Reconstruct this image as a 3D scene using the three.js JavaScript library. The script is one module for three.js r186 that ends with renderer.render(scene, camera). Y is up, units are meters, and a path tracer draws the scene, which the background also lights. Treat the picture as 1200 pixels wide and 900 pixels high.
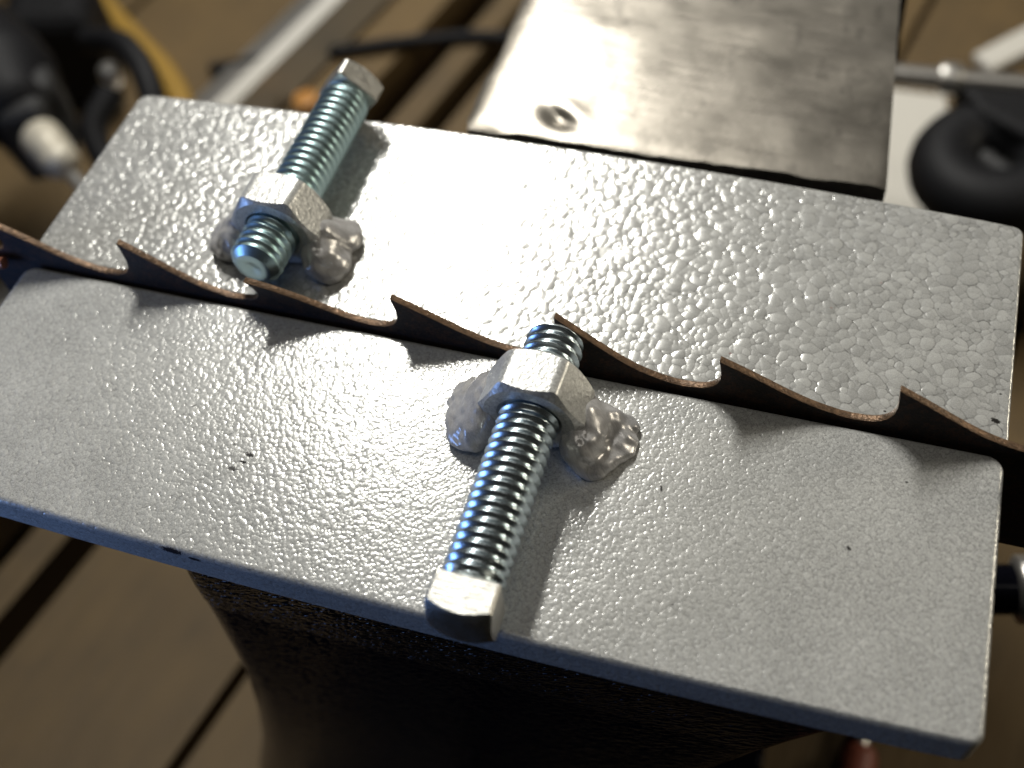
import * as THREE from 'three';
import { mergeGeometries, toCreasedNormals, mergeVertices } from 'three/addons/utils/BufferGeometryUtils.js';
import { RectAreaLightUniformsLib } from 'three/addons/lights/RectAreaLightUniformsLib.js';

// ------------------------------------------------------------------ camera, room light, exposure
const MM = 0.001;                                    // everything below is written in millimetres
const scene = new THREE.Scene();
const camera = new THREE.PerspectiveCamera(37.316, 4 / 3, 0.01, 20);
camera.position.set(20.866 * MM, 126.429 * MM, 86.339 * MM);
{
  const right = new THREE.Vector3(0.95277, -0.08432, -0.29174), down = new THREE.Vector3(0.19287, -0.57404, 0.79579), ahead = new THREE.Vector3(-0.23457, -0.81447, -0.53067);
  camera.quaternion.setFromRotationMatrix(new THREE.Matrix4().makeBasis(right, down.negate(), ahead.negate()));
}
camera.focus = 0.149;
camera.userData.fStop = 12.5;
scene.background = new THREE.Color().setRGB(0.016, 0.015, 0.013);   // the dim room all round
RectAreaLightUniformsLib.init();
const renderer = new THREE.WebGLRenderer({ antialias: true });
renderer.setSize(1024, 768);
renderer.shadowMap.enabled = true;
renderer.toneMapping = THREE.LinearToneMapping;
renderer.toneMappingExposure = 1;

const KEY = { at: [-198, 400, -382], aim: [0.37, -0.9, 0.0], up: [0, 0, 1], w: 54, h: 336, color: [1.0, 0.98, 0.925], nits: 76 };
const BLUE = { at: [-195, 8, 104], w: 72, h: 72, color: [0.24, 0.44, 1.0], nits: 5.5 };
const WARM = { at: [480, 150, -270], w: 170, h: 120, color: [1.0, 0.90, 0.72], nits: 10 };
const CEIL = { at: [150, 1500, 250], w: 1200, h: 300, color: [1.0, 0.95, 0.86], nits: 0.8 };
function areaLight(d, target) {
  const l = new THREE.RectAreaLight(new THREE.Color().setRGB(...d.color), d.nits, d.w * MM, d.h * MM);
  l.position.set(d.at[0] * MM, d.at[1] * MM, d.at[2] * MM);
  if (d.up) l.up.set(...d.up);
  l.lookAt(target.x, target.y, target.z);
  scene.add(l);
  return l;
}
const mm = (x, y, z) => new THREE.Vector3(x * MM, y * MM, z * MM);
const keyLight = areaLight(KEY, mm(KEY.at[0] + KEY.aim[0] * 100, KEY.at[1] + KEY.aim[1] * 100, KEY.at[2] + KEY.aim[2] * 100));
const blueLight = areaLight(BLUE, mm(-60, 0, 20));
const warmLight = areaLight(WARM, mm(0, 0, 0));
const ceilLight = areaLight({ ...CEIL, up: [0, 0, 1] }, mm(CEIL.at[0], 0, CEIL.at[2]));

// ------------------------------------------------------------------ helpers
let seed = 20231;
const rnd = () => { seed = (seed * 1664525 + 1013904223) >>> 0; return seed / 4294967296; };
const hash = (x, y) => { let h = (x * 374761393 + y * 668265263) | 0; h = Math.imul(h ^ (h >>> 13), 1274126177); return ((h ^ (h >>> 16)) >>> 0) / 4294967296; };
const sm = (t) => t * t * (3 - 2 * t);
function vnoise(x, y) {
  const xi = Math.floor(x), yi = Math.floor(y), a = sm(x - xi), b = sm(y - yi);
  return (hash(xi, yi) * (1 - a) + hash(xi + 1, yi) * a) * (1 - b) + (hash(xi, yi + 1) * (1 - a) + hash(xi + 1, yi + 1) * a) * b;
}
const fbm = (x, y, n = 4) => { let s = 0, a = 0.5, t = 0; for (let i = 0; i < n; i++) { s += a * vnoise(x, y); t += a; a *= 0.5; x = x * 2.03 + 17.1; y = y * 2.03 + 9.7; } return s / t; };
const clamp = (v, a = 0, b = 1) => Math.min(b, Math.max(a, v));
const step = (a, b, v) => sm(clamp((v - a) / (b - a)));

const used = {};
function numbered(n) { if (!(n in used)) { used[n] = 0; return n; } used[n]++; return n + '_' + String(used[n]).padStart(3, '0'); }
function shine(o) { o.castShadow = o.receiveShadow = true; return o; }
function thing(name, label, category, at = [0, 0, 0], group) {
  const o = new THREE.Group(); o.name = numbered(name); o.position.set(at[0] * MM, at[1] * MM, at[2] * MM);
  o.userData = { label, category }; if (group) o.userData.group = group;
  o.userData.at = undefined; delete o.userData.at;
  o._at = at; scene.add(o); return o;
}
// a part: geometry given in scene millimetres
function part(name, geo, mat, parent, label) {
  const at = parent._at; const g = geo;
  g.translate(-at[0], -at[1], -at[2]); g.scale(MM, MM, MM);
  const m = shine(new THREE.Mesh(g, mat)); m.name = name; m._at = at;
  if (label) m.userData.label = label;
  parent.add(m); return m;
}
function single(name, label, category, at, geo, mat) {
  geo.translate(-at[0], -at[1], -at[2]); geo.scale(MM, MM, MM);
  const m = shine(new THREE.Mesh(geo, mat)); m.name = numbered(name); m.position.set(at[0] * MM, at[1] * MM, at[2] * MM);
  m.userData = { label, category }; m._at = at; scene.add(m); return m;
}
function structure(name, geo, mat) {
  geo.scale(MM, MM, MM); const m = shine(new THREE.Mesh(geo, mat)); m.name = name; m.userData.kind = 'structure'; scene.add(m); return m;
}
function tex(w, h, fn, srgb, sizeX, sizeY) {          // fn(x, y) -> [r,g,b] 0..1 ; repeats every sizeX x sizeY mm
  const d = new Uint8Array(w * h * 4);
  for (let y = 0; y < h; y++) for (let x = 0; x < w; x++) {
    const c = fn(x, y), i = (y * w + x) * 4;
    d[i] = clamp(c[0]) * 255; d[i + 1] = clamp(c[1]) * 255; d[i + 2] = clamp(c[2]) * 255; d[i + 3] = 255;
  }
  const t = new THREE.DataTexture(d, w, h, THREE.RGBAFormat); t.wrapS = t.wrapT = THREE.RepeatWrapping; t.magFilter = t.minFilter = THREE.LinearFilter;
  if (srgb) t.colorSpace = THREE.SRGBColorSpace;
  t.repeat.set(1 / sizeX, 1 / sizeY); t.needsUpdate = true; return t;
}
function surface(pos, idx, uv) {
  const g = new THREE.BufferGeometry();
  g.setAttribute('position', new THREE.Float32BufferAttribute(pos, 3)); if (uv) g.setAttribute('uv', new THREE.Float32BufferAttribute(uv, 2));
  g.setIndex(idx); return g;
}
// planar uv in mm from the dominating axis of each face
function boxUV(geo) {
  const g = geo.index ? geo.toNonIndexed() : geo; if (!g.attributes.normal) g.computeVertexNormals();
  const p = g.attributes.position, n = g.attributes.normal, uv = new Float32Array(p.count * 2);
  const a = new THREE.Vector3(), b = new THREE.Vector3(), c = new THREE.Vector3();
  for (let f = 0; f < p.count; f += 3) {
    a.fromBufferAttribute(p, f); b.fromBufferAttribute(p, f + 1).sub(a); c.fromBufferAttribute(p, f + 2).sub(a); b.cross(c);
    const ax = Math.abs(b.x), ay = Math.abs(b.y), az = Math.abs(b.z);
    for (let k = 0; k < 3; k++) {
      const x = p.getX(f + k), y = p.getY(f + k), z = p.getZ(f + k);
      const [u, v] = ay >= ax && ay >= az ? [x, z] : ax >= az ? [z, y] : [x, y];
      uv[(f + k) * 2] = u; uv[(f + k) * 2 + 1] = v;
    }
  }
  g.setAttribute('uv', new THREE.BufferAttribute(uv, 2)); return g;
}
const crease = (g, deg = 32) => toCreasedNormals(g.index ? g.toNonIndexed() : g, deg * Math.PI / 180);
function orient(geo, from, to) {                       // a y-axis geometry laid from one point to another
  const a = new THREE.Vector3(...from), b = new THREE.Vector3(...to), d = b.clone().sub(a);
  geo.applyQuaternion(new THREE.Quaternion().setFromUnitVectors(new THREE.Vector3(0, 1, 0), d.clone().normalize()));
  geo.translate((a.x + b.x) / 2, (a.y + b.y) / 2, (a.z + b.z) / 2); return geo;
}
const dist = (a, b) => Math.hypot(a[0] - b[0], a[1] - b[1], a[2] - b[2]);
const rod = (r, from, to, seg = 28, r2 = r) => orient(new THREE.CylinderGeometry(r2, r, dist(from, to), seg, 1), from, to);
function lathe(pts, from, to, seg = 40) {              // profile [radius, distance from `from`]
  const g = new THREE.LatheGeometry(pts.map((p) => new THREE.Vector2(Math.max(p[0], 1e-4), p[1] - dist(from, to) / 2)), seg); return orient(g, from, to);
}
const tube = (pts, r, n = 80, seg = 14) => new THREE.TubeGeometry(new THREE.CatmullRomCurve3(pts.map((p) => new THREE.Vector3(...p))), n, r, seg);
function slab(outline, y0, y1, bevel = 1, holes = []) {  // outline [x, z], extruded upwards with rounded edges
  const s = new THREE.Shape(outline.map((p) => new THREE.Vector2(p[0], -p[1])));
  for (const h of holes) s.holes.push(new THREE.Path(h.map((p) => new THREE.Vector2(p[0], -p[1]))));
  const g = new THREE.ExtrudeGeometry(s, { depth: y1 - y0 - 2 * bevel, bevelEnabled: bevel > 0, bevelThickness: bevel, bevelSize: bevel, bevelOffset: -bevel, bevelSegments: 4, curveSegments: 16 });
  g.rotateX(-Math.PI / 2); g.translate(0, y0 + bevel, 0); return g;
}

// ------------------------------------------------------------------ hammer paint: overlapping domes with pigment lines between them
function hammer(w, h, sx, sy, spec) {
  const H = new Float32Array(w * h).fill(-9), T = new Float32Array(w * h), kx = w / sx, ky = h / sy;
  const n = Math.round(spec.n * sx * sy);
  for (let i = 0; i < n; i++) {
    const x = rnd() * sx, y = rnd() * sy, sc = spec.size(x, y) * (0.6 + 0.9 * rnd() * rnd()), e = 0.75 + 0.5 * rnd(), ang = rnd() * 6.283, ca = Math.cos(ang), sa = Math.sin(ang);
    const amp = sc * (0.75 + 0.5 * rnd()), base = rnd() * 0.12, tone = rnd();
    const rx = Math.ceil(sc * 1.4 * kx), cx = Math.round(x * kx), cy = Math.round(y * ky);
    for (let py = cy - rx; py <= cy + rx; py++) for (let px = cx - rx; px <= cx + rx; px++) {
      const dx = (px / kx - x), dy = (py / ky - y), u = (dx * ca + dy * sa) * e, v = (-dx * sa + dy * ca) / e, q = (u * u + v * v) / (sc * sc);
      if (q > 1) continue;
      const k = ((py + h) % h) * w + (px + w) % w, val = amp * Math.pow(1 - q, 0.8) + base;
      if (val > H[k]) { H[k] = val; T[k] = tone; }
    }
  }
  let lo = 1e9, hi = -1e9; for (let i = 0; i < H.length; i++) { if (H[i] < 0) H[i] = 0; if (H[i] > hi) hi = H[i]; if (H[i] < lo) lo = H[i]; }
  // pigment lines where domes meet: how far a point lies under the mean round it
  const V = new Float32Array(w * h), r = Math.max(1, Math.round(0.2 * kx));
  for (let y = 0; y < h; y++) for (let x = 0; x < w; x++) {
    const c = H[y * w + x]; let s = 0;
    for (const [a, b] of [[r, 0], [-r, 0], [0, r], [0, -r]]) s += H[((y + b + h) % h) * w + (x + a + w) % w];
    V[y * w + x] = clamp((s / 4 - c) * spec.vein);
  }
  const bump = tex(w, h, (x, y) => { const g = spec.grain * (hash(x, y) - 0.5); const v = H[y * w + x] / hi * 0.85 + 0.15 * fbm(x / kx * 0.35, y / ky * 0.35, 2) * (spec.wave ?? 1) + g; return [v, v, v]; }, false, sx, sy);
  const color = tex(w, h, (x, y) => {
    const i = y * w + x, fl = (hash(x * 3 + 1, y * 7 + 5) - 0.5) * spec.flake, cloud = (fbm(x / kx * 0.12 + 3, y / ky * 0.12, 3) - 0.5) * 0.10;
    let v = spec.base * (1 - spec.dark * V[i]) * (1 + fl + cloud + (T[i] - 0.5) * spec.tone);
    let c = [v * 0.995, v * 0.995, v * 0.975];
    const m = spec.marks?.(x / kx, y / ky); if (m) c = c.map((q, j) => q * (1 - m[3]) + m[j] * m[3]);
    return c;
  }, true, sx, sy);
  return { bump, color };
}
// small chips and dark specks in the paint, where the photograph shows them ([x, z, half length, half width, turn, darkness])
const chips = (list, ox, oz) => (x, y) => {
  for (const [cx, cz, a, b, t, k, own] of list) {
    const dx = x + ox - cx, dz = y + oz - cz; if (Math.abs(dx) > a + b || Math.abs(dz) > a + b) continue;
    const u = dx * Math.cos(t) + dz * Math.sin(t), v = -dx * Math.sin(t) + dz * Math.cos(t);
    const d = Math.hypot(u / a, v / b) + (vnoise(x * 9, y * 9) - 0.5) * 0.7;
    if (d < 1) return [...(own ?? [0.16, 0.155, 0.15]), k * step(1, 0.75, d)];
  }
  return null;
};
const SX = 160, SZ = 48;
const rearPaint = hammer(2048, 640, SX, SZ, {
  n: 1.7, size: (x, y) => { const X = x - 100; return 0.60 + 0.42 * step(-40, 10, X) * (0.4 + 1.0 * fbm(x * 0.16, y * 0.16, 2)); },
  vein: 2.4, dark: 0.36, base: 0.75, flake: 0.14, tone: 0.12, grain: 0.012,
  marks: chips([[46.6, -5.2, 0.7, 0.4, 0.4, 0.9], [33, -3.4, 0.22, 0.16, 0, 0.9], [43.6, -2.4, 0.3, 0.1, 0.4, 0.9], [-45.2, -19.6, 0.22, 0.18, 0, 0.8], [-8.1, -14, 0.16, 0.12, 0, 0.8], [-5.6, -10.6, 0.2, 0.2, 0, 0.6], [-72, -8.5, 0.7, 0.1, 0.1, 0.7], [46.9, -9.6, 0.2, 0.14, 0, 0.8], ...[...Array(15)].map((_, i) => { const t = 0.15 + i * 0.2; return [-7 + 3.1 * Math.cos(t), -17 + 2.9 * Math.sin(t), 0.34, 0.07, t + 1.57, 0.55]; }), [20, -30, 0.14, 0.1, 0, 0.7], [3, -33, 0.1, 0.1, 0, 0.7], [38, -22, 0.16, 0.09, 1, 0.6], [-82, -20, 0.14, 0.1, 0, 0.6], [27, -12, 0.5, 0.05, 0.7, 0.5], [12, -8, 0.2, 0.15, 0, 0.45, [0.62, 0.42, 0.4]], [24, -19, 0.22, 0.15, 0, 0.4, [0.62, 0.45, 0.42]], [30, -25, 0.2, 0.15, 0, 0.4, [0.62, 0.44, 0.42]]], -100, -46),
});
const frontPaint = hammer(2048, 640, SX, SZ, {
  n: 8, size: (x, y) => 0.27 + 0.12 * fbm(x * 0.1 + 5, y * 0.1, 2) + 0.12 * step(-20, -45, x - 100),
  vein: 2.6, dark: 0.20, base: 0.75, flake: 0.30, tone: 0.08, grain: 0.05, wave: 1.2,
  marks: chips([[-46.4, 23.3, 0.75, 0.35, 0.1, 0.85], [-46.9, 24.6, 0.6, 0.24, 0, 0.9], [-47.9, 25.9, 0.8, 0.4, -0.1, 0.6], [-49.2, 22.4, 0.3, 0.3, 0, 0.4], [7.6, 14.9, 0.5, 0.16, 1.3, 0.85], [-26.6, 8.6, 0.9, 0.07, -0.9, 0.8], [31.2, 17.5, 0.35, 0.25, 0.6, 0.85], [-57.7, 18, 0.5, 0.1, -0.7, 0.8], [36.8, 6.6, 0.25, 0.18, 0, 0.7], [-22.6, 5.3, 0.2, 0.2, 0, 0.8], [-3.8, 3.5, 0.15, 0.15, 0, 0.8], [-85.6, 6.2, 0.8, 0.08, 0, 0.6], [12.4, 30, 0.16, 0.12, 0, 0.8], [-50.6, 39.3, 1.7, 0.6, 0.05, 0.85, [0.12, 0.11, 0.13]], [-47.5, 39.9, 1.0, 0.4, 0, 0.8, [0.12, 0.11, 0.13]], [2.6, 39.4, 1.2, 0.32, 0.05, 0.8, [0.78, 0.77, 0.7]], [48.5, 18.6, 0.3, 0.5, 0, 0.9], [48.4, 23, 0.3, 0.35, 0, 0.9], [48.2, 28.5, 0.2, 0.3, 0, 0.8], [48.3, 12, 0.2, 0.3, 0, 0.7], [-30, 31, 0.12, 0.09, 0, 0.7], [20, 9, 0.12, 0.1, 0, 0.7], [-70, 30, 0.3, 0.05, 0.5, 0.6], [-62, 13, 0.35, 0.05, -0.6, 0.5], [8, 33, 0.1, 0.1, 0, 0.6], [30, 27, 0.1, 0.1, 0, 0.7], [-38, 17, 0.3, 0.05, 1.2, 0.5]], -100, -4),
});
function paintMat(p, ox, oz, o = {}) {
  const map = p.color.clone(), bump = p.bump.clone();
  for (const t of [map, bump]) { t.offset.set(-ox / SX, -oz / SZ); t.needsUpdate = true; }
  return new THREE.MeshPhysicalMaterial({ map, bumpMap: bump, bumpScale: 0.00022, metalness: 0.22, roughness: 0.2, specularIntensity: 0.5, ...o });
}
const rearMat = paintMat(rearPaint, -100, -46, { bumpScale: 0.00018, metalness: 0.34, roughness: 0.22 });
const frontMat = paintMat(frontPaint, -100, -4, { bumpScale: 0.00008, roughness: 0.22 });
const nutMat = paintMat(frontPaint, 0, 0, { bumpScale: 0.00005, roughness: 0.3, metalness: 0.3 });
const weldFlake = tex(256, 256, (x, y) => { const v = 0.68 + 0.14 * (hash(x, y) - 0.5) + 0.10 * (fbm(x * 0.05, y * 0.05, 3) - 0.5); return [v, v * 0.99, v * 0.98]; }, true, 14, 14);
const weldBump = tex(256, 256, (x, y) => { const v = fbm(x * 0.035, y * 0.035, 3); return [v, v, v]; }, false, 14, 14);
const weldMat = new THREE.MeshPhysicalMaterial({ map: weldFlake, bumpMap: weldBump, bumpScale: 0.00004, metalness: 0.22, roughness: 0.22 });

// ------------------------------------------------------------------ the two painted flat bars with their welded nuts
function bar(outline, y0, y1, r) {
  const n = outline.length, cen = outline.map((p, i) => {
    const a = outline[(i + n - 1) % n], b = outline[(i + 1) % n], d = [b[0] - a[0], b[1] - a[1]], l = Math.hypot(...d); return [d[1] / l, -d[0] / l];   // outward normal for this winding
  });
  const rings = [], K = 6;
  for (let k = 0; k <= K; k++) { const t = k / K * Math.PI / 2; rings.push([r * (1 - Math.sin(t)), y1 - r + r * Math.cos(t), Math.sin(t), Math.cos(t)]); }
  for (let k = 0; k <= K; k++) { const t = k / K * Math.PI / 2; rings.push([r * (1 - Math.cos(t)), y0 + r - r * Math.sin(t), Math.cos(t), -Math.sin(t)]); }
  const pos = [], nor = [], uv = [], idx = [];
  rings.forEach(([inset, y, nh, nv]) => outline.forEach((p, i) => {
    const x = p[0] - cen[i][0] * inset, z = p[1] - cen[i][1] * inset;
    pos.push(x, y, z); nor.push(cen[i][0] * nh, nv, cen[i][1] * nh); uv.push(x + cen[i][0] * (y1 - y) * 0.9, z + cen[i][1] * (y1 - y) * 0.9);
  }));
  for (let k = 0; k + 1 < rings.length; k++) for (let i = 0; i < n; i++) { const a = k * n + i, b = k * n + (i + 1) % n, c = a + n, d = b + n; idx.push(a, b, c, b, d, c); }
  for (const [ring, up] of [[0, 1], [rings.length - 1, -1]]) {
    const flat = outline.map((_, i) => new THREE.Vector2(pos[(ring * n + i) * 3], pos[(ring * n + i) * 3 + 2])), at = pos.length / 3;
    flat.forEach((p) => { pos.push(p.x, up > 0 ? y1 : y0, p.y); nor.push(0, up, 0); uv.push(p.x, p.y); });
    for (const t of THREE.ShapeUtils.triangulateShape(flat, [])) {
      const [a, b, c] = t, cr = (flat[b].x - flat[a].x) * (flat[c].y - flat[a].y) - (flat[b].y - flat[a].y) * (flat[c].x - flat[a].x);
      if ((cr < 0) === (up > 0)) idx.push(at + a, at + b, at + c); else idx.push(at + a, at + c, at + b);
    }
  }
  const g = surface(pos, idx, uv); g.setAttribute('normal', new THREE.Float32BufferAttribute(nor, 3)); return g;
}
// outline, seen from above, from the back left corner towards the right: edges slightly bowed as sheared bar stock is
function outlineOf(xl, xr, zb, zf, bowB, bowF, rad) {
  const out = [], N = 40, corner = (cx, cz, r, a0) => { for (let k = 0; k <= 6; k++) { const a = a0 + k / 6 * Math.PI / 2; out.push([cx + r * Math.cos(a), cz + r * Math.sin(a)]); } };
  const zB = (x) => zb - bowB * (1 - Math.pow((x - (xl + xr) / 2) / ((xr - xl) / 2), 2)), zF = (x) => zf + bowF * (1 - Math.pow((x - (xl + xr) / 2) / ((xr - xl) / 2), 2));
  corner(xl + rad[0], zb + rad[0], rad[0], Math.PI);
  for (let i = 1; i < N; i++) { const x = xl + rad[0] + (xr - xl - rad[0] - rad[1]) * i / N; out.push([x, zB(x)]); }
  corner(xr - rad[1], zb + rad[1], rad[1], -Math.PI / 2);
  for (let i = 1; i < 12; i++) out.push([xr, zb + rad[1] + (zf - zb - rad[1] - rad[2]) * i / 12]);
  corner(xr - rad[2], zf - rad[2], rad[2], 0);
  for (let i = 1; i < N; i++) { const x = xr - rad[2] + (xl + rad[3] - xr + rad[2]) * i / N; out.push([x, zF(x)]); }
  corner(xl + rad[3], zf - rad[3], rad[3], Math.PI / 2);
  for (let i = 1; i < 12; i++) out.push([xl, zf - rad[3] + (zb + rad[0] - zf + rad[3]) * i / 12]);
  return out;
}
const rearBar = thing('flat_bar', 'grey hammer painted steel bar with coarse bumps, behind the saw blade', 'steel bar', [-24, -6.35, -21]);
const frontBar = thing('flat_bar', 'grey hammer painted steel bar with fine grain, in front of the saw blade', 'steel bar', [-24, -6.35, 19]);
part('plate', bar(outlineOf(-96.4, 48.4, -39.9, -2.0, 2.2, 0, [1.8, 1.6, 0.8, 0.8]), -6.35, 0, 0.55), rearMat, rearBar);
part('plate', bar(outlineOf(-95.6, 48.2, 0.0, 37.7, 0, 1.45, [2.2, 2.2, 1.6, 1.2]), -6.35, 0, 0.85), frontMat, frontBar);

// rings round the z axis: each ring is theta -> [radius, z]
function ringMesh(rings, n, phase = 0) {
  const pos = [], idx = [];
  for (const f of rings) for (let i = 0; i < n; i++) { const t = phase + i / n * 2 * Math.PI, [r, z] = f(i / n * 2 * Math.PI); pos.push(r * Math.cos(t), r * Math.sin(t), z); }
  for (let k = 0; k + 1 < rings.length; k++) for (let i = 0; i < n; i++) { const a = k * n + i, b = k * n + (i + 1) % n, c = a + n, d = b + n; idx.push(a, b, c, b, d, c); }
  return surface(pos, idx);
}
const polyR = (sides, apothem, cap) => (t) => { const s = 2 * Math.PI / sides, u = ((t % s) + s) % s - s / 2; return Math.min(apothem / Math.cos(u), cap); };
function hexNut(cx, cy, z0, z1) {
  const R = polyR(6, 6.35, 7.12), t30 = Math.tan(Math.PI / 6), e = 0.22;
  const g = ringMesh([
    () => [3.6, z0 + 1.2], () => [4.35, z0 + 0.1], () => [4.6, z0], () => [6.05, z0],
    (t) => [R(t) - e, z0 + Math.max(0, R(t) - 6.15) * t30], (t) => [R(t), z0 + Math.max(0, R(t) - 6.15) * t30 + e],
    (t) => [R(t), z1 - Math.max(0, R(t) - 6.15) * t30 - e], (t) => [R(t) - e, z1 - Math.max(0, R(t) - 6.15) * t30],
    () => [6.05, z1], () => [4.6, z1], () => [4.35, z1 - 0.1], () => [3.6, z1 - 1.2],
  ].reverse(), 96, 0);       // flats up and down
  g.translate(cx, cy, 0); return crease(boxUV(g), 28);
}
// lumpy beads: ellipsoids joined smoothly, meshed with surface nets
function bead(lobes, k = 1.25, cell = 0.25, wob = 0.16) {
  const lo = [1e9, 1e9, 1e9], hi = [-1e9, -1e9, -1e9];
  for (const [c, r] of lobes) for (let a = 0; a < 3; a++) { lo[a] = Math.min(lo[a], c[a] - r[a] - 1.4); hi[a] = Math.max(hi[a], c[a] + r[a] + 1.4); }
  const n = lo.map((l, a) => Math.ceil((hi[a] - l) / cell) + 1), at = (x, y, z) => (z * n[1] + y) * n[0] + x, F = new Float32Array(n[0] * n[1] * n[2]);
  for (let z = 0; z < n[2]; z++) for (let y = 0; y < n[1]; y++) for (let x = 0; x < n[0]; x++) {
    const p = [lo[0] + x * cell, lo[1] + y * cell, lo[2] + z * cell]; let s = 0;
    for (const [c, r] of lobes) { const q = Math.hypot((p[0] - c[0]) / r[0], (p[1] - c[1]) / r[1], (p[2] - c[2]) / r[2]), d = (q - 1) * Math.min(...r); s += Math.exp(-d * 3 / k); }
    F[at(x, y, z)] = -Math.log(s + 1e-9) * k / 3 + wob * (vnoise(p[0] * 0.9 + p[1] * 0.5 + 50, p[2] * 0.9 - p[1] * 0.4 + 50) - 0.5) * 2 ;
  }
  const id = new Int32Array(F.length).fill(-1), pos = [], idx = [];
  for (let z = 0; z < n[2] - 1; z++) for (let y = 0; y < n[1] - 1; y++) for (let x = 0; x < n[0] - 1; x++) {
    let cnt = 0, sx = 0, sy = 0, sz = 0; const v = [];
    for (let i = 0; i < 8; i++) v.push(F[at(x + (i & 1), y + (i >> 1 & 1), z + (i >> 2))]);
    for (let i = 0; i < 8; i++) for (const b of [1, 2, 4]) if (!(i & b) && (v[i] < 0) !== (v[i | b] < 0)) {
      const t = v[i] / (v[i] - v[i | b]); sx += (i & 1) + (b === 1 ? t : 0); sy += (i >> 1 & 1) + (b === 2 ? t : 0); sz += (i >> 2) + (b === 4 ? t : 0); cnt++;
    }
    if (cnt) { id[at(x, y, z)] = pos.length / 3; pos.push(lo[0] + (x + sx / cnt) * cell, lo[1] + (y + sy / cnt) * cell, lo[2] + (z + sz / cnt) * cell); }
  }
  const quad = (a, b, c, d, flip) => { if (a < 0 || b < 0 || c < 0 || d < 0) return; flip ? idx.push(a, c, b, a, d, c) : idx.push(a, b, c, a, c, d); };
  for (let z = 1; z < n[2] - 1; z++) for (let y = 1; y < n[1] - 1; y++) for (let x = 1; x < n[0] - 1; x++) {
    const s = F[at(x, y, z)] < 0;
    if (s !== F[at(x + 1, y, z)] < 0) quad(id[at(x, y - 1, z - 1)], id[at(x, y, z - 1)], id[at(x, y, z)], id[at(x, y - 1, z)], !s);
    if (s !== F[at(x, y + 1, z)] < 0) quad(id[at(x - 1, y, z - 1)], id[at(x, y, z - 1)], id[at(x, y, z)], id[at(x - 1, y, z)], s);
    if (s !== F[at(x, y, z + 1)] < 0) quad(id[at(x - 1, y - 1, z)], id[at(x, y - 1, z)], id[at(x, y, z)], id[at(x - 1, y, z)], !s);
  }
  const uv = []; for (let i = 0; i < pos.length; i += 3) uv.push(pos[i] + pos[i + 1] * 0.6, pos[i + 2] + pos[i + 1] * 0.3);
  const g = surface(pos, idx, uv); g.computeVertexNormals(); return g;
}
part('nut', hexNut(-10.0, 6.38, 6.3, 13.0), nutMat, frontBar);
part('weld_bead', bead([[[-3.4, 2.6, 13.0], [2.5, 2.9, 2.9]], [[-1.3, 0.9, 14.0], [2.4, 1.7, 2.4]], [[-1.6, 2.0, 8.0], [2.7, 2.3, 2.2]], [[0.9, 0.6, 7.4], [2.1, 1.3, 1.6]], [[2.2, 0.3, 10.2], [1.1, 0.7, 1.5]], [[1.3, 1.2, 9.2], [0.8, 0.9, 0.8]], [[-4.0, 4.6, 9.6], [2.3, 2.9, 3.3]], [[-3.0, 3.4, 10.6], [2.6, 2.6, 4.0]], [[-0.2, 0.9, 11], [2.4, 1.3, 2.4]]]), weldMat, frontBar);
part('weld_bead', bead([[[-16.9, 2.8, 12.2], [2.6, 3.1, 4.2]], [[-19.0, 1.4, 11.0], [3.0, 1.9, 5.4]], [[-16.3, 4.8, 9.8], [2.0, 2.7, 3.3]], [[-17.4, 3.2, 9.4], [2.4, 2.8, 4.6]], [[-20.4, 0.6, 8.2], [2.4, 1.0, 3.0]]]), weldMat, frontBar);
part('nut', hexNut(-55.8, 6.38, -15.7, -9.2), nutMat, rearBar);
part('weld_bead', bead([[[-49.2, 2.7, -9.8], [2.6, 2.9, 3.4]], [[-47.3, 1.3, -9.6], [2.5, 1.9, 3.3]], [[-47.6, 1.4, -15.0], [2.6, 1.9, 3.2]], [[-49.8, 4.6, -12.2], [2.2, 2.8, 3.2]], [[-48.8, 2.8, -12.2], [2.5, 2.6, 4.6]]]), weldMat, rearBar);
part('weld_bead', bead([[[-62.6, 2.7, -10.8], [2.6, 3.1, 4.0]], [[-65.0, 1.4, -11.6], [3.0, 1.9, 4.8]], [[-62.1, 4.8, -12.4], [2.0, 2.7, 3.3]], [[-63.4, 3.0, -12.0], [2.4, 2.6, 4.4]]]), weldMat, rearBar);

// ------------------------------------------------------------------ square head bolts
const zincRough = tex(256, 256, (x, y) => { const v = 0.75 + 0.3 * (fbm(x * 0.06, y * 0.06) - 0.5) + 0.16 * (hash(x, y) - 0.5); return [v, v, v]; }, false, 12, 12);
const scuff = tex(512, 512, (x, y) => { const v = 0.5 + 0.6 * (fbm(x * 0.012, y * 0.1, 4) - 0.5) + 0.45 * (fbm(x * 0.06 + 9, y * 0.05, 4) - 0.5) + 0.1 * (hash(x, y) - 0.5); return [v, v, v]; }, false, 9, 9);
const shankMat = (rgb, rough) => new THREE.MeshPhysicalMaterial({ color: new THREE.Color().setRGB(...rgb), metalness: 1, roughness: rough });
const headMat = new THREE.MeshPhysicalMaterial({ color: new THREE.Color().setRGB(0.58, 0.57, 0.53), metalness: 1, roughness: 0.55, roughnessMap: zincRough, bumpMap: scuff, bumpScale: 0.00012 });
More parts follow.
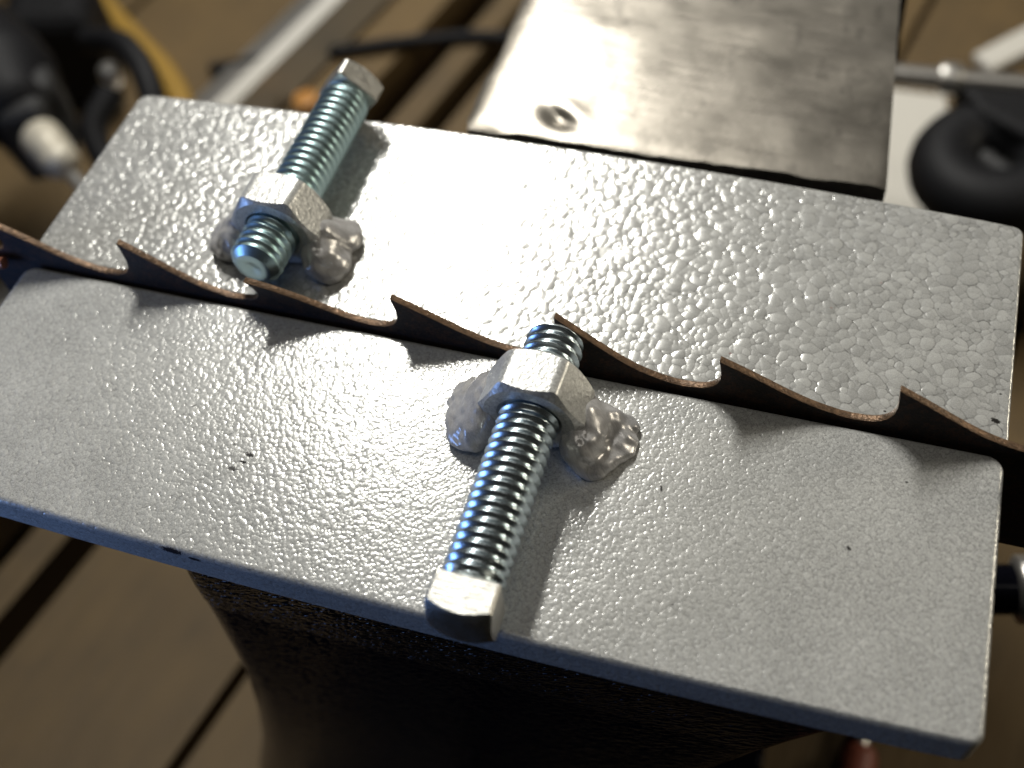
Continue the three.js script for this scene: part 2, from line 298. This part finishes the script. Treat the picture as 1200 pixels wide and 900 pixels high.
function shank(cx, cy, zTip, zHead, dir) {       // dir: +1 the head lies towards +z, -1 towards -z
  const L = Math.abs(zHead - zTip), P = 1.411, nt = 96, per = 28, nz = Math.round(L / P * per), pos = [], idx = [];
  const prof = (f) => { const u = clamp((Math.abs(f - 0.5) * 2 - 0.09) / 0.91); return 3.5 + 0.45 * Math.pow(1 - u, 1.4); };
  for (let j = 0; j <= nz; j++) for (let i = 0; i < nt; i++) {
    const t = i / nt * 2 * Math.PI, z = j / nz * L; let f = (z / P - i / nt * 1) % 1; if (f < 0) f += 1;
    let r = prof(f); r = Math.min(r, 2.75 + z * 1.15);                          // chamfered point
    r = Math.max(Math.min(r, 3.34 + 0.6 * clamp((L - 0.5 - z) / 0.9)), 2.6);      // runs out at the head
    pos.push(cx + r * Math.cos(t), cy + r * Math.sin(t) , zTip + dir * z);
  }
  for (let j = 0; j < nz; j++) for (let i = 0; i < nt; i++) { const a = j * nt + i, b = j * nt + (i + 1) % nt, c = a + nt, d = b + nt; dir > 0 ? idx.push(a, b, c, b, d, c) : idx.push(a, c, b, b, c, d); }
  const g = surface(pos, idx); g.computeVertexNormals();
  const cup = ringMesh([() => [2.76, 0], () => [2.3, -0.12], () => [1.5, -0.1], () => [1.0, 0.1], () => [0.01, 0.25]], nt);
  if (dir < 0) { cup.scale(1, 1, -1); cup.index.array.reverse(); }
  cup.index.array.reverse(); cup.translate(cx, cy, zTip); cup.computeVertexNormals();
  return mergeGeometries([g, cup].map((q) => boxUVs(q)));
}
function boxUVs(g) { const p = g.attributes.position, uv = new Float32Array(p.count * 2); for (let i = 0; i < p.count; i++) { uv[2 * i] = p.getX(i) + p.getY(i); uv[2 * i + 1] = p.getZ(i); } g.setAttribute('uv', new THREE.BufferAttribute(uv, 2)); return g; }
function squareHead(cx, cy, z0, z1, a, turn) {
  const R = polyR(4, a, a * 1.36), e = 0.18, h = z1 - z0, ch = (t) => h - Math.max(0, R(t) - a * 0.98) * 0.62, dome = 0.35;
  const g = ringMesh([() => [0.01, h + dome], () => [a * 0.5, h + dome * 0.8], () => [a * 0.9, h + 0.06],
    (t) => [R(t) - e, ch(t)], (t) => [R(t), ch(t) - e], (t) => [R(t), e], (t) => [R(t) - e, 0], () => [0.01, 0]].reverse(), 128, turn);
  return { g, place(dir) { if (dir < 0) { g.scale(1, 1, -1); const ix = g.index.array; for (let i = 0; i < ix.length; i += 3) { const q = ix[i]; ix[i] = ix[i + 1]; ix[i + 1] = q; } } g.translate(cx, cy, dir > 0 ? z0 : -z0); return crease(boxUV(g), 26); } };
}
const frontBolt = thing('square_head_bolt', 'zinc plated square head bolt screwed through the nut on the front bar', 'bolt', [-10, 6.38, 20]);
part('shank', shank(-10, 6.38, -0.7, 37.2, 1), shankMat([0.60, 0.69, 0.73], 0.27), frontBolt);
part('head', squareHead(-9.8, 6.38, 37.0, 41.9, 3.95, Math.PI / 4 - 0.03).place(1), headMat, frontBolt);
const rearBolt = thing('square_head_bolt', 'bluish square head bolt screwed through the nut on the rear bar', 'bolt', [-56, 6.38, -20]);
part('shank', shank(-55.9, 6.38, -2.4, -39.4, -1), shankMat([0.50, 0.66, 0.67], 0.36), rearBolt);
part('head', squareHead(-56, 6.38, 39.3, 43.6, 3.75, 2.5 * Math.PI / 180).place(-1), headMat, rearBolt);

// ------------------------------------------------------------------ the saw blade between the bars
const rustMap = tex(512, 512, (x, y) => {
  const a = fbm(x * 0.03, y * 0.03, 5), b = fbm(x * 0.11 + 40, y * 0.11, 3), k = step(0.42, 0.66, a * 0.65 + b * 0.35);
  return [0.12 + 0.08 * k + 0.05 * (b - 0.5), 0.10 + 0.035 * k + 0.035 * (b - 0.5), 0.095 + 0.01 * k];
}, true, 14, 14);
const rustBump = tex(512, 512, (x, y) => { const v = fbm(x * 0.09, y * 0.09, 5); return [v, v, v]; }, false, 14, 14);
const bladeMat = new THREE.MeshPhysicalMaterial({ map: rustMap, metalness: 0, roughness: 0.7, specularIntensity: 0.5, bumpMap: rustBump, bumpScale: 0.00008 });
const edgeMap = tex(512, 256, (x, y) => { const a = fbm(x * 0.05, y * 0.05, 5), b = fbm(x * 0.2 + 40, y * 0.2, 3), v = 0.80 + 0.5 * (a - 0.5) + 0.3 * (b - 0.5); return [v * 0.52, v * 0.41, v * 0.31]; }, true, 20, 10);
const edgeMat = new THREE.MeshPhysicalMaterial({ map: edgeMap, metalness: 0.5, roughness: 0.45, bumpMap: rustBump, bumpScale: 0.00012 });
const blade = thing('saw_blade', 'rusty brown band saw blade with hooked teeth, clamped upright between the two bars', 'saw blade', [-24, -20, -1]);
const tips = [-98.6, -76.7, -55.0, -33.6, -10.9, 11.6, 33.7, 55.8, 77.9];
const lean = [0.4, -0.35, 2.1, 0.3, -1.7, 0.35, -0.4, 0.3, 0];
const TH = 1.0;
{
  const band = new THREE.BoxGeometry(180, 22.0, TH, 60, 1, 1); band.translate(-14, -11.0, -1.0);
  part('band', crease(boxUV(band)), bladeMat, blade);
  for (let i = 0; i + 1 < tips.length; i++) {
    const x0 = tips[i], x1 = tips[i + 1], p = x1 - x0, s = p / 22.2;
    const prof = [[0, 8.25], [0.16, 7.2], [0.30, 5.9], [0.34, 4.8], [0.20, 3.7], [-0.25, 2.7], [-0.9, 1.95], [-1.9, 1.4], [-3.2, 1.12], [-4.8, 1.0]];
    const back = [[0, 8.25], [2.4 * s, 7.05], [4.6 * s, 5.9], [7.2 * s, 4.5], [9.6 * s, 3.25], [11.8 * s, 2.3], [14 * s, 1.6], [16 * s, 1.15], [p - 4.8, 1.0]];
    const left = new THREE.SplineCurve(prof.map((q) => new THREE.Vector2(x0 + q[0], q[1]))).getPoints(36), right = new THREE.SplineCurve(back.map((q) => new THREE.Vector2(x0 + q[0], q[1]))).getPoints(40);
    const out = [...left.reverse(), ...right.slice(1)], pos = [], idx = [], uv = [];
    // the outline above, straight below; walls of both sides as strips of rows so that the set bends smoothly
    const n = out.length, rows = 10, bend = (y) => lean[i] * Math.pow(clamp((y - 1.2) / 7.05), 1.5) - 1.0;
    const lx0 = x0 - 4.8, lx1 = x1 - 4.8;
    for (const side of [1, -1]) for (let k = 0; k < n; k++) for (let r = 0; r <= rows; r++) {
      const f = r / rows, bx = lx0 + (lx1 - lx0) * k / (n - 1), X = bx + (out[k].x - bx) * f, Y = out[k].y * f; pos.push(X, Y, bend(Y) + side * TH / 2); uv.push(X, Y);
    }
    const N = n * (rows + 1);
    for (let k = 0; k + 1 < n; k++) for (let r = 0; r < rows; r++) { const a = k * (rows + 1) + r, b = a + rows + 1; idx.push(a, b, a + 1, b, b + 1, a + 1); idx.push(N + a, N + a + 1, N + b, N + b, N + a + 1, N + b + 1); }
    const tooth = part('tooth', crease(surface(pos, idx, uv), 40), bladeMat, blade);
    // the ground edge that runs over the tooth: a thin crowned strip across the thickness
    const ep = [], ei = [], eu = []; let len = 0;
    for (let k = 0; k < n; k++) {
      if (k) len += Math.hypot(out[k].x - out[k - 1].x, out[k].y - out[k - 1].y);
      const q = out[Math.max(0, k - 1)], w = out[Math.min(n - 1, k + 1)], l = Math.hypot(w.x - q.x, w.y - q.y), nx = -(w.y - q.y) / l, ny = (w.x - q.x) / l;
      [[1, 0], [0.72, 0.06], [0, 0.09], [-0.72, 0.06], [-1, 0]].forEach(([f, up], j) => { ep.push(out[k].x + nx * up, out[k].y + ny * up, bend(out[k].y) + f * TH / 2); eu.push(len, 2 + j * 0.5 + i * 1.3); });
    }
    for (let k = 0; k + 1 < n; k++) for (let j = 0; j < 4; j++) { const a = k * 5 + j, b = a + 5; ei.push(a, b, a + 1, b, b + 1, a + 1); }
    part('ground_edge', crease(surface(ep, ei, eu), 50), edgeMat, tooth);
  }
}

// ------------------------------------------------------------------ the bench vise that holds it all
const ironBump = tex(512, 512, (x, y) => { const v = fbm(x * 0.05, y * 0.05, 4) * 0.6 + 0.4 * Math.pow(vnoise(x * 0.16, y * 0.16), 2); return [v, v, v]; }, false, 26, 26);
const ironPaint = rearPaint.bump.clone(); ironPaint.repeat.set(1 / 130, 1 / 40); ironPaint.needsUpdate = true;
const ironMat = new THREE.MeshPhysicalMaterial({ color: new THREE.Color().setRGB(0.003, 0.003, 0.005), metalness: 0, roughness: 0.12, specularIntensity: 0.12, bumpMap: ironPaint, bumpScale: 0.00018 });
const castMat = new THREE.MeshPhysicalMaterial({ color: new THREE.Color().setRGB(0.003, 0.003, 0.005), metalness: 0, roughness: 0.14, specularIntensity: 0.4, bumpMap: ironPaint, bumpScale: 0.0009 });
const anvilBump = tex(1024, 1024, (x, y) => { const v = 0.5 + 0.35 * (fbm(x * 0.012, y * 0.09, 4) - 0.5) + 0.3 * (fbm(x * 0.02 + 7, y * 0.02, 5) - 0.5) + 0.05 * (hash(x, y) - 0.5); return [v, v, v]; }, false, 80, 112);
const anvilMap = tex(1024, 1024, (x, y) => { const a = fbm(x * 0.008, y * 0.014, 5), b = fbm(x * 0.03 + 70, y * 0.02, 4), d = step(0.60, 0.70, b * 0.6 + a * 0.45); const v = 0.55 + 0.12 * (a - 0.5) - 0.06 * d; return [v, v * 0.96, v * 0.89]; }, true, 80, 112);
const anvilRough = tex(512, 512, (x, y) => { const v = 0.66 + 0.3 * (fbm(x * 0.016, y * 0.04, 4) - 0.5); return [v, v, v]; }, false, 80, 112);
const anvilMat = new THREE.MeshPhysicalMaterial({ map: anvilMap, metalness: 0.85, roughness: 0.5, roughnessMap: anvilRough, bumpMap: anvilBump, bumpScale: 0.00012 });
const steelMat = new THREE.MeshPhysicalMaterial({ color: new THREE.Color().setRGB(0.45, 0.43, 0.40), metalness: 0.9, roughness: 0.42, roughnessMap: zincRough });
const BENCH = -170;
const vise = thing('bench_vise', 'black cast iron bench vise with a worn steel anvil, gripping the bars from below', 'vise', [-6, BENCH, -40]);
function loft(sections, seg = 16) {                     // sections [y, xl, xr, zb, zf, radius]
  const pos = [], uv = [], idx = []; let n = 0;
  for (const [y, xl, xr, zb, zf, r] of sections) {
    const ring = [];
    const edge = (x0, z0, x1, z1) => { for (let k = 0; k < seg; k++) ring.push([x0 + (x1 - x0) * k / seg, z0 + (z1 - z0) * k / seg]); };
    const arc = (cx, cz, a0) => { for (let k = 0; k < 6; k++) { const a = a0 + k / 6 * Math.PI / 2; ring.push([cx + r * Math.cos(a), cz + r * Math.sin(a)]); } };
    edge(xl + r, zb, xr - r, zb); arc(xr - r, zb + r, -Math.PI / 2); edge(xr, zb + r, xr, zf - r); arc(xr - r, zf - r, 0); edge(xr - r, zf, xl + r, zf); arc(xl + r, zf - r, Math.PI / 2); edge(xl, zf - r, xl, zb + r); arc(xl + r, zb + r, Math.PI);
    n = ring.length; let u = 0;
    ring.forEach((p, i) => { if (i) u += Math.hypot(p[0] - ring[i - 1][0], p[1] - ring[i - 1][1]); pos.push(p[0], y, p[1]); uv.push(u, y); });
  }
  for (let k = 0; k + 1 < sections.length; k++) for (let i = 0; i < n; i++) { const a = k * n + i, b = k * n + (i + 1) % n, c = a + n, d = b + n; idx.push(a, b, c, b, d, c); }
  const s0 = sections[0], sN = sections[sections.length - 1];
  for (const [s, k, up] of [[s0, 0, true], [sN, sections.length - 1, false]]) { const c = pos.length / 3; pos.push((s[1] + s[2]) / 2, s[0], (s[3] + s[4]) / 2); uv.push(0, 0); for (let i = 0; i < n; i++) { const a = k * n + i, b = k * n + (i + 1) % n; up ? idx.push(c, b, a) : idx.push(c, a, b); } }
  const g = surface(pos, idx, uv); g.computeVertexNormals(); return crease(g, 50);
}
part('jaw_lip', loft([[-6.6, -53, 35.2, 3, 36.2, 1.5], [-9, -54.8, 35.6, 3, 36.8, 3], [-13, -57, 34.8, 3, 36.6, 5], [-20, -58.6, 32, 3, 36.5, 6], [-26, -59.6, 30, 3, 36.2, 6.5]]), castMat, vise);
part('front_jaw', loft([[-26, -59.5, 29.9, 3.1, 36.1, 6.5], [-34, -60.4, 27, 3, 36, 7], [-50, -61.8, 20, 3, 36, 7], [-65, -64, 14, 3, 36, 8], [-90, -69.5, 12, 3, 36, 9], [-121, -77.5, 12, 3, 36, 10], [-150, -87, 14, 3, 36, 10]]), ironMat, vise);
part('rear_jaw', loft([[-6.6, -42, 30, -46, -3, 1.5], [-10, -43, 31, -47.5, -3, 2], [-40, -43, 31, -47.5, -3, 3], [-150, -40, 28, -47.5, -3, 3]]), ironMat, vise);
part('body', loft([[-22, -40, 28, -150, -48, 3], [-60, -38, 26, -145, -48, 8], [-120, -40, 28, -140, -48, 8], [-169.5, -50, 30, -150, -48, 8]]), ironMat, vise);
{ // the worn steel anvil face: a real height field with a dent and battered edges
  const nx = 150, nz = 170, x0 = -42.2, x1 = 29.2, z0 = -150, z1 = -51.8, pos = [], uv = [], idx = [];
  const top = (x, z) => {
    let y = -8 + 0.5 * (fbm(x * 0.05 + 20, z * 0.05 + 20, 3) - 0.5);
    const el = x - x0, ef = z1 - z, er = x1 - x;
    y -= 0.8 * Math.exp(-el / 1.8) + 0.22 * Math.exp(-ef / 0.7) + 0.3 * Math.exp(-er / 0.7);
    y -= 0.6 * Math.exp(-(Math.pow((x + 39.5) / 3.5, 2) + Math.pow((z + 51) / 3, 2)));
    const u = (x + 26.2) * 0.86 + (z + 57.6) * 0.5, v = -(x + 26.2) * 0.5 + (z + 57.6) * 0.86;          // hammer dent
    y -= 1.1 * Math.exp(-(u * u / 12 + v * v / (v < 0 ? 0.9 : 5))); y += 0.16 * Math.exp(-(u * u / 14 + Math.pow(v + 2.6, 2) / 2));
    return y;
  };
  for (let j = 0; j <= nz; j++) for (let i = 0; i <= nx; i++) {
    let x = x0 + (x1 - x0) * i / nx, z = z0 + (z1 - z0) * j / nz;
    x -= (i / nx) * 3.2 * clamp((z1 - z) / 50, 0, 2); if (i === 0) x += 1.5 * (fbm(z * 0.16 + 9, 4.2, 3) - 0.5) + 1.6 * Math.exp(-Math.pow((z + 50.6) / 2.4, 2)); if (j === nz) z += 1.1 * (fbm(x * 0.22 + 3, 8.1, 3) - 0.5);
    pos.push(x, top(x, z), z); uv.push(x + 50, z + 155);
  }
  const W = nx + 1; for (let j = 0; j < nz; j++) for (let i = 0; i < nx; i++) { const a = j * W + i; idx.push(a, a + W, a + 1, a + 1, a + W, a + W + 1); }
  const rim = []; for (let i = 0; i <= nx; i++) rim.push(nz * W + i); for (let j = nz - 1; j >= 0; j--) rim.push(j * W + nx); for (let i = nx - 1; i >= 0; i--) rim.push(i); for (let j = 1; j < nz; j++) rim.push(j * W);
  const at = pos.length / 3; rim.forEach((k) => { pos.push(pos[k * 3], -21.5, pos[k * 3 + 2]); uv.push(pos[k * 3] + 57, pos[k * 3 + 2] + 162); });
  rim.forEach((k, i) => { const j = (i + 1) % rim.length; idx.push(k, at + i, rim[j], rim[j], at + i, at + j); });
  part('anvil', crease(surface(pos, idx, uv), 38), anvilMat, vise);
}
const handle = part('handle', rod(4.4, [20, -64, -4], [104, -59, -25]), ironMat, vise);
part('collar', lathe([[4.4, 0], [6, 0.8], [6, 4], [4.4, 4.8]], [64, -61.4, -15], [69, -61.1, -16.2]), steelMat, handle);
part('base', slab([[-62, -150], [32, -150], [32, 16], [-62, 16]], BENCH + 0.4, BENCH + 14, 2), ironMat, vise);

// ------------------------------------------------------------------ the slatted bench far below
const woodMap = tex(1024, 1024, (x, y) => { const g = fbm(x * 0.05, y * 0.004, 4), b = fbm(x * 0.012 + 30, y * 0.012, 4), s = step(0.63, 0.75, fbm(x * 0.03 + 9, y * 0.02 + 60, 4)); const v = 0.41 + 0.04 * (g - 0.5) + 0.07 * (b - 0.5) - 0.015 * s; return [v * 0.86, v * 0.68, v * 0.37]; }, true, 170, 170);
const woodBump = tex(512, 512, (x, y) => { const v = fbm(x * 0.12, y * 0.01, 4); return [v, v, v]; }, false, 85, 85);
const woods = [0.8, 0.92, 1.0].map((k, i) => { const m = woodMap.clone(); m.offset.set(i * 0.37, i * 0.21); m.needsUpdate = true; return new THREE.MeshPhysicalMaterial({ map: m, color: new THREE.Color().setRGB(k, k, k), roughness: 0.72, bumpMap: woodBump, bumpScale: 0.0003 }); });
const darkMat = new THREE.MeshStandardMaterial({ color: new THREE.Color().setRGB(0.03, 0.026, 0.022), roughness: 0.9 });
{
  const ground = new THREE.PlaneGeometry(6000, 6000); ground.rotateX(-Math.PI / 2); ground.translate(0, -900, 0); structure('floor', ground, darkMat);
  const top = new THREE.Group(); top.name = 'workbench_top'; top.userData.kind = 'structure'; top._at = [0, 0, 0]; scene.add(top);
  const edges = [[-700, -600], [-596, -500], [-497, -400], [-396, -336], [-333, -250], [-234, -210], [-191, -180], [-169.5, -107.6], [-103.6, -30], [-27, 45], [49, 128], [131, 210], [213, 300], [303, 400], [404, 520], [523, 640]];
  edges.forEach(([a, b], i) => {
    const zl = (58 - 0.22 * (a + b) / 2) / 0.975; const g = new THREE.BoxGeometry(b - a, 18, 950, 1, 1, 1); const uv = g.attributes.uv, p = g.attributes.position; for (let k = 0; k < p.count; k++) uv.setXY(k, p.getX(k) + i * 31, p.getZ(k) + p.getY(k));
    g.translate((a + b) / 2, BENCH - 9 - (i % 3) * 0.3, zl - 475); g.rotateY(-Math.atan2(0.22, 0.975)); part('board', g, woods[i % 3], top);
  });
  { const g = new THREE.BoxGeometry(1600, 6, 1000); g.translate(0, BENCH - 34, -445); part('lower_sheet', boxUV(g), woods[0], top); }
  for (const z of [-800, -420, 20]) { const g = new THREE.BoxGeometry(1400, 60, 70); g.translate(-30, BENCH - 68, z); part('cross_beam', g, woods[1], top); }
}

// ------------------------------------------------------------------ clutter on the bench, out of focus
const blackMat = new THREE.MeshPhysicalMaterial({ color: new THREE.Color().setRGB(0.005, 0.005, 0.006), roughness: 0.6, specularIntensity: 0.4, bumpMap: ironBump, bumpScale: 0.0003 });
const greyMat = new THREE.MeshPhysicalMaterial({ color: new THREE.Color().setRGB(0.014, 0.014, 0.014), roughness: 0.65, bumpMap: ironBump, bumpScale: 0.0002 });
const paleMat = new THREE.MeshPhysicalMaterial({ color: new THREE.Color().setRGB(0.50, 0.46, 0.37), roughness: 0.6, metalness: 0.2, roughnessMap: zincRough });
const whiteMat = new THREE.MeshPhysicalMaterial({ color: new THREE.Color().setRGB(0.50, 0.48, 0.43), roughness: 0.6, bumpMap: woodBump, bumpScale: 0.0001 });
const yellowMat = new THREE.MeshPhysicalMaterial({ color: new THREE.Color().setRGB(0.27, 0.16, 0.025), roughness: 0.55, bumpMap: woodBump, bumpScale: 0.0001 });
const redMat = new THREE.MeshPhysicalMaterial({ color: new THREE.Color().setRGB(0.22, 0.06, 0.035), roughness: 0.5, bumpMap: woodBump, bumpScale: 0.0001 });
const bright = new THREE.MeshPhysicalMaterial({ color: new THREE.Color().setRGB(0.62, 0.60, 0.56), roughness: 0.5, metalness: 0.85, roughnessMap: anvilRough });
const B = BENCH + 0.6;
{ // steel angle lying on the boards
  const t = thing('angle_iron', 'grey steel angle iron with a bright edge lying on the boards behind the rear bar', 'steel bar', [-190, B, -270]);
  const mk = (cx, w, y0, h) => { const g = new THREE.BoxGeometry(w, h, 380); g.rotateY(-Math.atan2(0.24, 0.97)); g.translate(cx, y0 + h / 2, -260); return boxUV(g); };
  part('flange', mk(-202, 22, B, 4), steelMat, t); part('upright', mk(-184.5, 8, B, 19), new THREE.MeshPhysicalMaterial({ color: new THREE.Color().setRGB(0.52, 0.50, 0.45), roughness: 0.45, metalness: 0.25, bumpMap: anvilBump, bumpScale: 0.0001 }), t);
}
single('hose', 'yellow rubber hose on the boards behind the rear bar, beside the angle iron', 'hose', [-270, B, -240],
  tube([[-420, B + 5, -400], [-340, B + 5, -300], [-300, B + 5, -258], [-270, B + 5, -235], [-244, B + 5, -216], [-226, B + 5, -196], [-214, B + 5, -165]], 5), yellowMat);
single('cable', 'thin black cable crossing the boards beside the anvil', 'cable', [-140, B, -260], tube([[-230, B + 2.5, -226], [-184, B + 2.5, -246], [-150, B + 2.5, -260], [-118, B + 2.5, -268], [-60, B + 2.5, -262], [20, B + 2.5, -300]], 2.4), blackMat);
single('orange_plug', 'small orange plastic plug on the boards just left of the rear bolt head', 'plug', [-180, B, -212], lathe([[0, 0], [4, 0], [5, 1.5], [5, 7], [4.4, 8], [0, 8]], [-180, B, -212], [-180, B + 8, -212], 24), new THREE.MeshPhysicalMaterial({ color: new THREE.Color().setRGB(0.35, 0.15, 0.02), roughness: 0.5 }));
{ // dark drill at the left
  const y = -105, t = thing('power_drill', 'dark power drill with a pale metal chuck lying left of the rear bar', 'drill', [-240, B, -150]);
  const at = (k, dx = 0, dy = 0, dz = 0) => [-217 + 29 * k + dx, y + dy, -120 + 20 * k + dz];           // along the drill's axis
  part('motor_housing', lathe([[0, 0], [14, 1], [19, 8], [20, 36], [18, 44], [12, 52], [11, 60], [0, 60]], at(-1.95), at(-0.25)), blackMat, t);
  const ch = part('chuck', lathe([[0, 0], [5.6, 0], [6.4, 1], [6.4, 9.5], [5, 10.2], [5, 12], [6, 12.6], [5.6, 17], [3, 20], [0, 20]], at(0.0), at(0.7)), paleMat, t);
  part('bit', rod(2.2, at(0.7), at(1.4), 12), bright, ch);
  part('grip', slab([[-268, -152], [-240, -160], [-221, -140], [-217, -124], [-228, -117], [-262, -138]], y - 22, y + 8, 5), greyMat, t);
  part('battery', slab([[-306, -224], [-268, -226], [-252, -196], [-286, -188]], B + 2, B + 46, 9), blackMat, t);
  part('guard', tube([[-236, y - 10, -176], [-218, y - 6, -172], [-202, y - 10, -158], [-196, y - 20, -142], [-206, y - 24, -132], [-216, y - 16, -140], [-214, y - 10, -154]], 4.5), blackMat, t);
  part('side_cap', lathe([[0, 0], [3.2, 0], [3.6, 1], [3.6, 8], [0, 9]], [-224, y - 18, -166], [-220, y - 9, -163], 20), bright, t);
}
single('copper_pin', 'small copper coloured pin end beyond the left tip of the blade', 'pin', [-106, -14, -4], rod(0.9, [-122, -3.5, 4], [-98.6, 0.8, 1.2], 16), new THREE.MeshPhysicalMaterial({ color: new THREE.Color().setRGB(0.5, 0.2, 0.12), roughness: 0.45, metalness: 0.7 }));
{ // pipe clamp at the right
  const y = -112, t = thing('pipe_clamp', 'black pipe clamp with a ring shaped head and a grey pipe, right of the anvil', 'clamp', [65, B, -200]);
  part('pipe', rod(3.3, [14, y, -206], [124, y, -213]), steelMat, t);
  part('collar', lathe([[3.3, 0], [4.8, 0.8], [4.8, 6], [3.3, 6.8]], [45, y, -208], [52, y, -208.4]), bright, t);
  const ring = new THREE.TorusGeometry(15, 10.2, 20, 60); ring.rotateX(-Math.PI / 2); ring.rotateZ(0.1); ring.translate(66, y - 10, -184); part('ring', ring, blackMat, t);
  part('spoke', rod(3.2, [56, y - 10, -192], [80, y - 10, -172]), greyMat, t);
  part('head', slab([[51, -206], [118, -212], [118, -174], [92, -176], [58, -195]], y - 9, y + 1, 3), blackMat, t);
}
single('plastic_sheet', 'white plastic sheet lying on the bench right of the anvil', 'sheet', [45, B, -220], slab([[24, -264], [54, -264], [70, -184], [28, -184]], B, B + 5, 1), whiteMat);
single('paint_stick', 'pale wooden paint stick lying at the far right behind the clamp', 'stick', [78, B, -300], slab([[62, -291], [69, -283], [96, -312], [90, -322]], B, B + 4, 1), whiteMat);
single('wood_offcut', 'tan wood offcut just past the right end of the rear bar', 'offcut', [92, B, -190], slab([[85, -214], [112, -216], [112, -166], [87, -165]], B, B + 20, 1.5), new THREE.MeshPhysicalMaterial({ map: woodMap, color: new THREE.Color().setRGB(1.3, 1.25, 1.2), roughness: 0.7, bumpMap: woodBump, bumpScale: 0.0002 }));
{
  const t = thing('screwdriver', 'screwdriver with a red brown handle below the right end of the front bar', 'screwdriver', [55, B, 10]);
  part('grip', lathe([[0, 0], [3.4, 0.5], [4.4, 3], [4.0, 16], [4.6, 34], [3.8, 60], [0, 62]], [55, B + 5, -18], [51, B + 5, 44], 28), redMat, t);
  part('shaft', rod(1.6, [55, B + 5, -18], [60, B + 5, -90], 16), bright, t);
}

// ------------------------------------------------------------------ the lamps, out of the frame
const glow = (rgb, k) => new THREE.MeshStandardMaterial({ color: 0x000000, emissive: new THREE.Color().setRGB(rgb[0] * k, rgb[1] * k, rgb[2] * k), emissiveIntensity: 1 });
function alongLight(geo, light, push) { // geometry made facing -z, set behind the light's face
  geo.translate(0, 0, push); geo.scale(MM, MM, MM); light.updateMatrixWorld(); geo.applyMatrix4(light.matrixWorld); geo.scale(1 / MM, 1 / MM, 1 / MM); return geo;
}
const hoodMat = new THREE.MeshStandardMaterial({ color: new THREE.Color().setRGB(0.05, 0.05, 0.05), roughness: 0.6, side: THREE.DoubleSide });
{
  const t = thing('desk_lamp', 'fluorescent desk lamp on an arm above and behind the bars', 'lamp', [-430, BENCH, -520]);
  const hood = new THREE.CylinderGeometry(46, 46, 370, 32, 1, true, -Math.PI / 2, Math.PI); // half shell, its open side towards -z
  hood.rotateY(0); part('hood', alongLight(hood, keyLight, 14), hoodMat, t);
  const lampTube = new THREE.CylinderGeometry(13, 13, 338, 24); part('lamp_tube', alongLight(lampTube, keyLight, 17), glow(KEY.color, 6), t);
  part('arm', tube([[-430, BENCH + 20, -520], [-450, 200, -540], [-380, 470, -470], [-205, 455, -382]], 7), hoodMat, t);
  part('foot', lathe([[0, 0], [85, 0], [85, 12], [20, 22], [0, 22]], [-430, BENCH + 0.5, -520], [-430, BENCH + 22.5, -520]), hoodMat, t);
}
function boxLamp(name, label, d, light, k, depth) {
  const t = thing(name, label, 'lamp', d.at);
  const f = new THREE.BoxGeometry(d.w, d.h, 1.5); part('lamp_face', alongLight(f, light, 2), glow(d.color, k), t);
  const b = new THREE.BoxGeometry(d.w + 8, d.h + 8, depth); part('housing', alongLight(b, light, 3.2 + depth / 2), hoodMat, t);
}
boxLamp('led_lamp', 'bluish white LED panel lamp to the left in front of the bars', BLUE, blueLight, 3, 16);
boxLamp('work_lamp', 'warm work lamp to the right of the bars', WARM, warmLight, 4, 60);
boxLamp('ceiling_light', 'long ceiling light above the bench', CEIL, ceilLight, 1.6, 60);

renderer.render(scene, camera);
